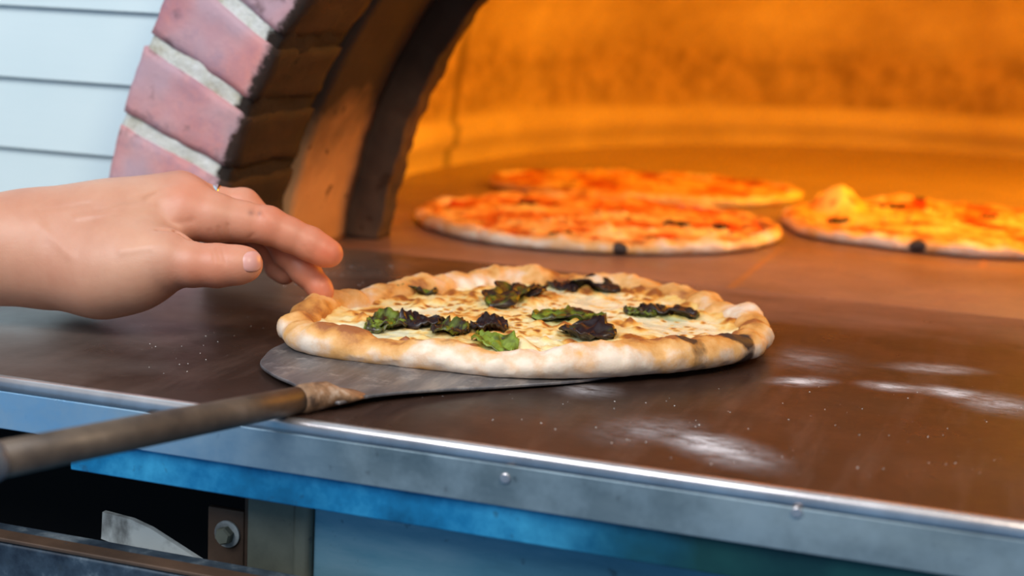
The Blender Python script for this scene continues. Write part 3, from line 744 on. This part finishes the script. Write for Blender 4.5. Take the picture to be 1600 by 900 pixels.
# surface nets
def surface_nets(Fv):
    s = Fv < 0; nx_, ny_, nz_ = Fv.shape
    act = np.zeros((nx_-1, ny_-1, nz_-1), bool); c0_ = s[:-1, :-1, :-1]
    corners = [(i, j, k) for i in (0, 1) for j in (0, 1) for k in (0, 1)]
    for (i, j, k) in corners: act |= (s[i:nx_-1+i, j:ny_-1+j, k:nz_-1+k] != c0_)
    ci = np.argwhere(act); idm = -np.ones(act.shape, np.int64); idm[act] = np.arange(len(ci))
    pos = np.zeros((len(ci), 3)); cnt = np.zeros(len(ci))
    for A_ in corners:
        for ax in range(3):
            if A_[ax]: continue
            B_ = list(A_); B_[ax] = 1
            fa = Fv[ci[:, 0]+A_[0], ci[:, 1]+A_[1], ci[:, 2]+A_[2]]; fbv = Fv[ci[:, 0]+B_[0], ci[:, 1]+B_[1], ci[:, 2]+B_[2]]
            mth = (fa < 0) != (fbv < 0); tt = np.where(mth, fa/np.where(fa-fbv == 0, 1, fa-fbv), 0)
            p = ci+np.array(A_, float); p[:, ax] += tt
            pos += p*mth[:, None]; cnt += mth
    pos /= cnt[:, None]; faces = []
    for ax in range(3):
        o1, o2 = [(1, 2), (2, 0), (0, 1)][ax]
        sl0 = [slice(1, -1)]*3; sl1 = [slice(1, -1)]*3
        sl0[ax] = slice(0, -1); sl1[ax] = slice(1, None)
        a = s[tuple(sl0)]; b = s[tuple(sl1)]; e = np.argwhere(a != b); inside = a[a != b]
        base = e.copy(); 
        for q in range(3):
            if q != ax: base[:, q] += 1
        def cell(d1, d2):
            c = base.copy(); c[:, o1] -= d1; c[:, o2] -= d2; return idm[c[:, 0], c[:, 1], c[:, 2]]
        q = np.stack([cell(0, 0), cell(1, 0), cell(1, 1), cell(0, 1)], 1)
        q[~inside] = q[~inside][:, ::-1]; faces.append(q)
    return pos, np.concatenate(faces)
pos, faces = surface_nets(Fd)
C3 = np.stack([u0+pos[:, 0]*H, v0+pos[:, 1]*H, w0+pos[:, 2]*H], 1)
W3 = CO+C3[:, :1]*CR+C3[:, 1:2]*CU+C3[:, 2:3]*CF
pxx = 800+FPX*C3[:, 0]/C3[:, 2]; pyy = 450-FPX*C3[:, 1]/C3[:, 2]
front = C3[:, 2] < D+.02
push = np.zeros(len(pxx))
def seg_d(a, b):
    ax, ay = a; bx, by = b; t_ = np.clip(((pxx-ax)*(bx-ax)+(pyy-ay)*(by-ay))/((bx-ax)**2+(by-ay)**2), 0, 1)
    return np.hypot(pxx-ax-t_*(bx-ax), pyy-ay-t_*(by-ay))
for (a, b, wd, dp) in (((339, 390), (344, 408), 2.4, .0006), ((346, 388), (352, 412), 2.2, .0005), ((333, 393), (336, 408), 2, .0004), ((356, 352), (360, 376), 3, .0006), ((342, 356), (345, 378), 2.6, .0005), ((328, 360), (330, 380), 2.5, .0005),
                       ((388, 372), (396, 366), 2.5, .0005), ((398, 327), (404, 340), 2, .0003), ((408, 326), (414, 338), 2, .0003), ((150, 330), (235, 312), 3, .0004), ((180, 322), (250, 302), 3, .0004),
                       ((228, 312), (252, 296), 4, .0007), ((60, 330), (140, 318), 4, .0004), ((262, 352), (300, 345), 6, .0005), ((475, 385), (482, 398), 2.5, .0003)):
    push += dp*np.exp(-(seg_d(a, b)/wd)**2)
for (a, b, wd, dp) in (((120, 340), (240, 322), 5, .0007), ((150, 360), (240, 350), 10, .0005), ((60, 350), (110, 400), 8, .0004), ((190, 392), (236, 384), 8, .0006), ((205, 308), (270, 292), 4, .0005)):
    push -= dp*np.exp(-(seg_d(a, b)/wd)**2)
W3 = W3+(push*front)[:, None]*CF
red = np.clip((pxx-250)/260, 0, 1)*.55
for (x, y, r, k) in ((290, 300, 40, .35), (420, 345, 30, .2), (515, 400, 28, .4), (300, 440, 50, .3), (340, 410, 40, .12), (500, 455, 25, .2), (20, 400, 120, .1)):
    red += k*np.exp(-((pxx-x)**2+(pyy-y)**2)/r**2)
spot = np.zeros(len(pxx))
for (x, y, r) in ((392, 333, 5), (405, 334, 3.5)): spot += .7*np.exp(-((pxx-x)**2+(pyy-y)**2)/r**2)*(C3[:, 2] < D+.01)
hand = mk('person', W3, faces, m_skin, None, True, np.stack([np.clip(red, 0, 1), np.clip(spot, 0, 1), red*0], 1))
sm_ = hand.modifiers.new('smooth', 'SMOOTH'); sm_.iterations = 2; sm_.factor = .5
tag(hand, 'bare forearm and hand reaching from the left to touch the edge of the basil pizza', 'person')
def c2w(c): return CO+c[0]*CR+c[1]*CU+c[2]*CF
# thumb nail: a domed plate seated on the thumb tip
nv_ = []; nf_ = []; NU, NV = 14, 12
for i in range(NU+1):
    for j in range(NV+1):
        s = i/NU*2-1; q = j/NV*2-1
        lx = 16.5*s; ly = 16.5*q*(1+.06*s)*(max(0, 1-abs(.97*s)**3.2))**.5
        an = math.radians(-8); X_ = 392+lx*math.cos(an)-ly*math.sin(an); Y_ = 409+lx*math.sin(an)+ly*math.cos(an)
        nv_.append((X_, Y_, s, q))
pts3 = []
cN = cp(381, 413, D-.027); RN = 27.6/FPX*(D-.027)
for (x, y, sN, qN) in nv_:
    p_c = cp(x, y, D-.027); d2 = min((p_c[0]-cN[0])**2+(p_c[1]-cN[1])**2, .93*RN*RN)
    ed = max(abs(sN), abs(qN)); pts3.append(c2w(cp(x, y, cN[2]-math.sqrt(RN*RN-d2)-.0005+.0006*ed**6)))
nf_ = [(i*(NV+1)+j, (i+1)*(NV+1)+j, (i+1)*(NV+1)+j+1, i*(NV+1)+j+1) for i in range(NU) for j in range(NV)]
nail = mk('thumb_nail', pts3, nf_, m_nail, hand, True)
tag(nail, 'pale pink thumb nail')
so = nail.modifiers.new('s', 'SMOOTH'); so.iterations = 4
so = nail.modifiers.new('t', 'SOLIDIFY'); so.thickness = .0005; so.offset = 0
# ring on the finger behind
ra_ = cp(336, 317, D+.030); rb2 = cp(350, 319, D+.030); axd = c2w(rb2)-c2w(ra_); axd /= np.linalg.norm(axd); cc = c2w(ra_)
e1 = np.cross(axd, CF); e1 /= np.linalg.norm(e1); e2 = np.cross(axd, e1)
V = []; F = []; RR = .0097; NS, NT_ = 48, 10
for i in range(NS):
    a = 2*math.pi*i/NS; rd = e1*math.cos(a)+e2*math.sin(a)
    for j in range(NT_):
        b = 2*math.pi*j/NT_; V.append(cc+rd*(RR+.0008*math.cos(b))+axd*.0022*math.sin(b))
F = [(i*NT_+j, ((i+1) % NS)*NT_+j, ((i+1) % NS)*NT_+(j+1) % NT_, i*NT_+(j+1) % NT_) for i in range(NS) for j in range(NT_)]
tag(mk('finger_ring', V, F, m_silver, hand, True, fixn=True), 'thin silver ring')

# ------------------------------------------------------------------ light
def area(name, loc, target, size, power, color, sy=None):
    l = bpy.data.lights.new(name, 'AREA'); l.energy = power; l.color = color; l.size = size
    if sy: l.shape = 'RECTANGLE'; l.size_y = sy
    o = bpy.data.objects.new(name, l); COL.objects.link(o); o.location = loc
    o.rotation_euler = (Vector(target)-Vector(loc)).to_track_quat('-Z', 'Y').to_euler(); return o
def point(name, loc, r, power, color):
    l = bpy.data.lights.new(name, 'POINT'); l.energy = power; l.color = color; l.shadow_soft_size = r
    o = bpy.data.objects.new(name, l); COL.objects.link(o); o.location = loc; return o
ORG = (1.0, .395, .002)
point('oven_fire_glow', (.21, 1.70, .22), .07, 3.5, ORG)
area('oven_crown_glow', (.0, 1.34, .27), (-.45, 1.42, .04), .25, 2.6, ORG)
area('soft_daylight', (-.75, -.55, 1.25), (-.3, .8, 0), 1.1, 31, (.92, .96, 1.0))  # added softbox standing in for daylight from the front left, no window there
area('warm_key_fill', (.5, .05, 1.0), (-.25, .8, 0), .35, 9, (1.0, .80, .58))  # added warm key that brightens the pizza, not a lamp of the place
Wd = bpy.data.worlds.new('world'); SC.world = Wd; Wd.use_nodes = True; wt = Wd.node_tree; bg = wt.nodes['Background']
tc = wt.nodes.new('ShaderNodeTexCoord'); sx = wt.nodes.new('ShaderNodeSeparateXYZ'); wt.links.new(tc.outputs['Generated'], sx.inputs[0])
rp = wt.nodes.new('ShaderNodeValToRGB'); wt.links.new(sx.outputs[2], rp.inputs[0])
rp.color_ramp.elements[0].position = 0.0; rp.color_ramp.elements[0].color = (.16, .42, .75, 1)
rp.color_ramp.elements[1].position = .35; rp.color_ramp.elements[1].color = (.72, .86, 1.0, 1)
wt.links.new(rp.outputs[0], bg.inputs[0]); bg.inputs[1].default_value = .42
vs = SC.view_settings; vs.view_transform = 'Standard'; vs.look = 'None'; vs.gamma = 1; vs.use_curve_mapping = False; vs.exposure = 0
SC.display_settings.display_device = 'sRGB'
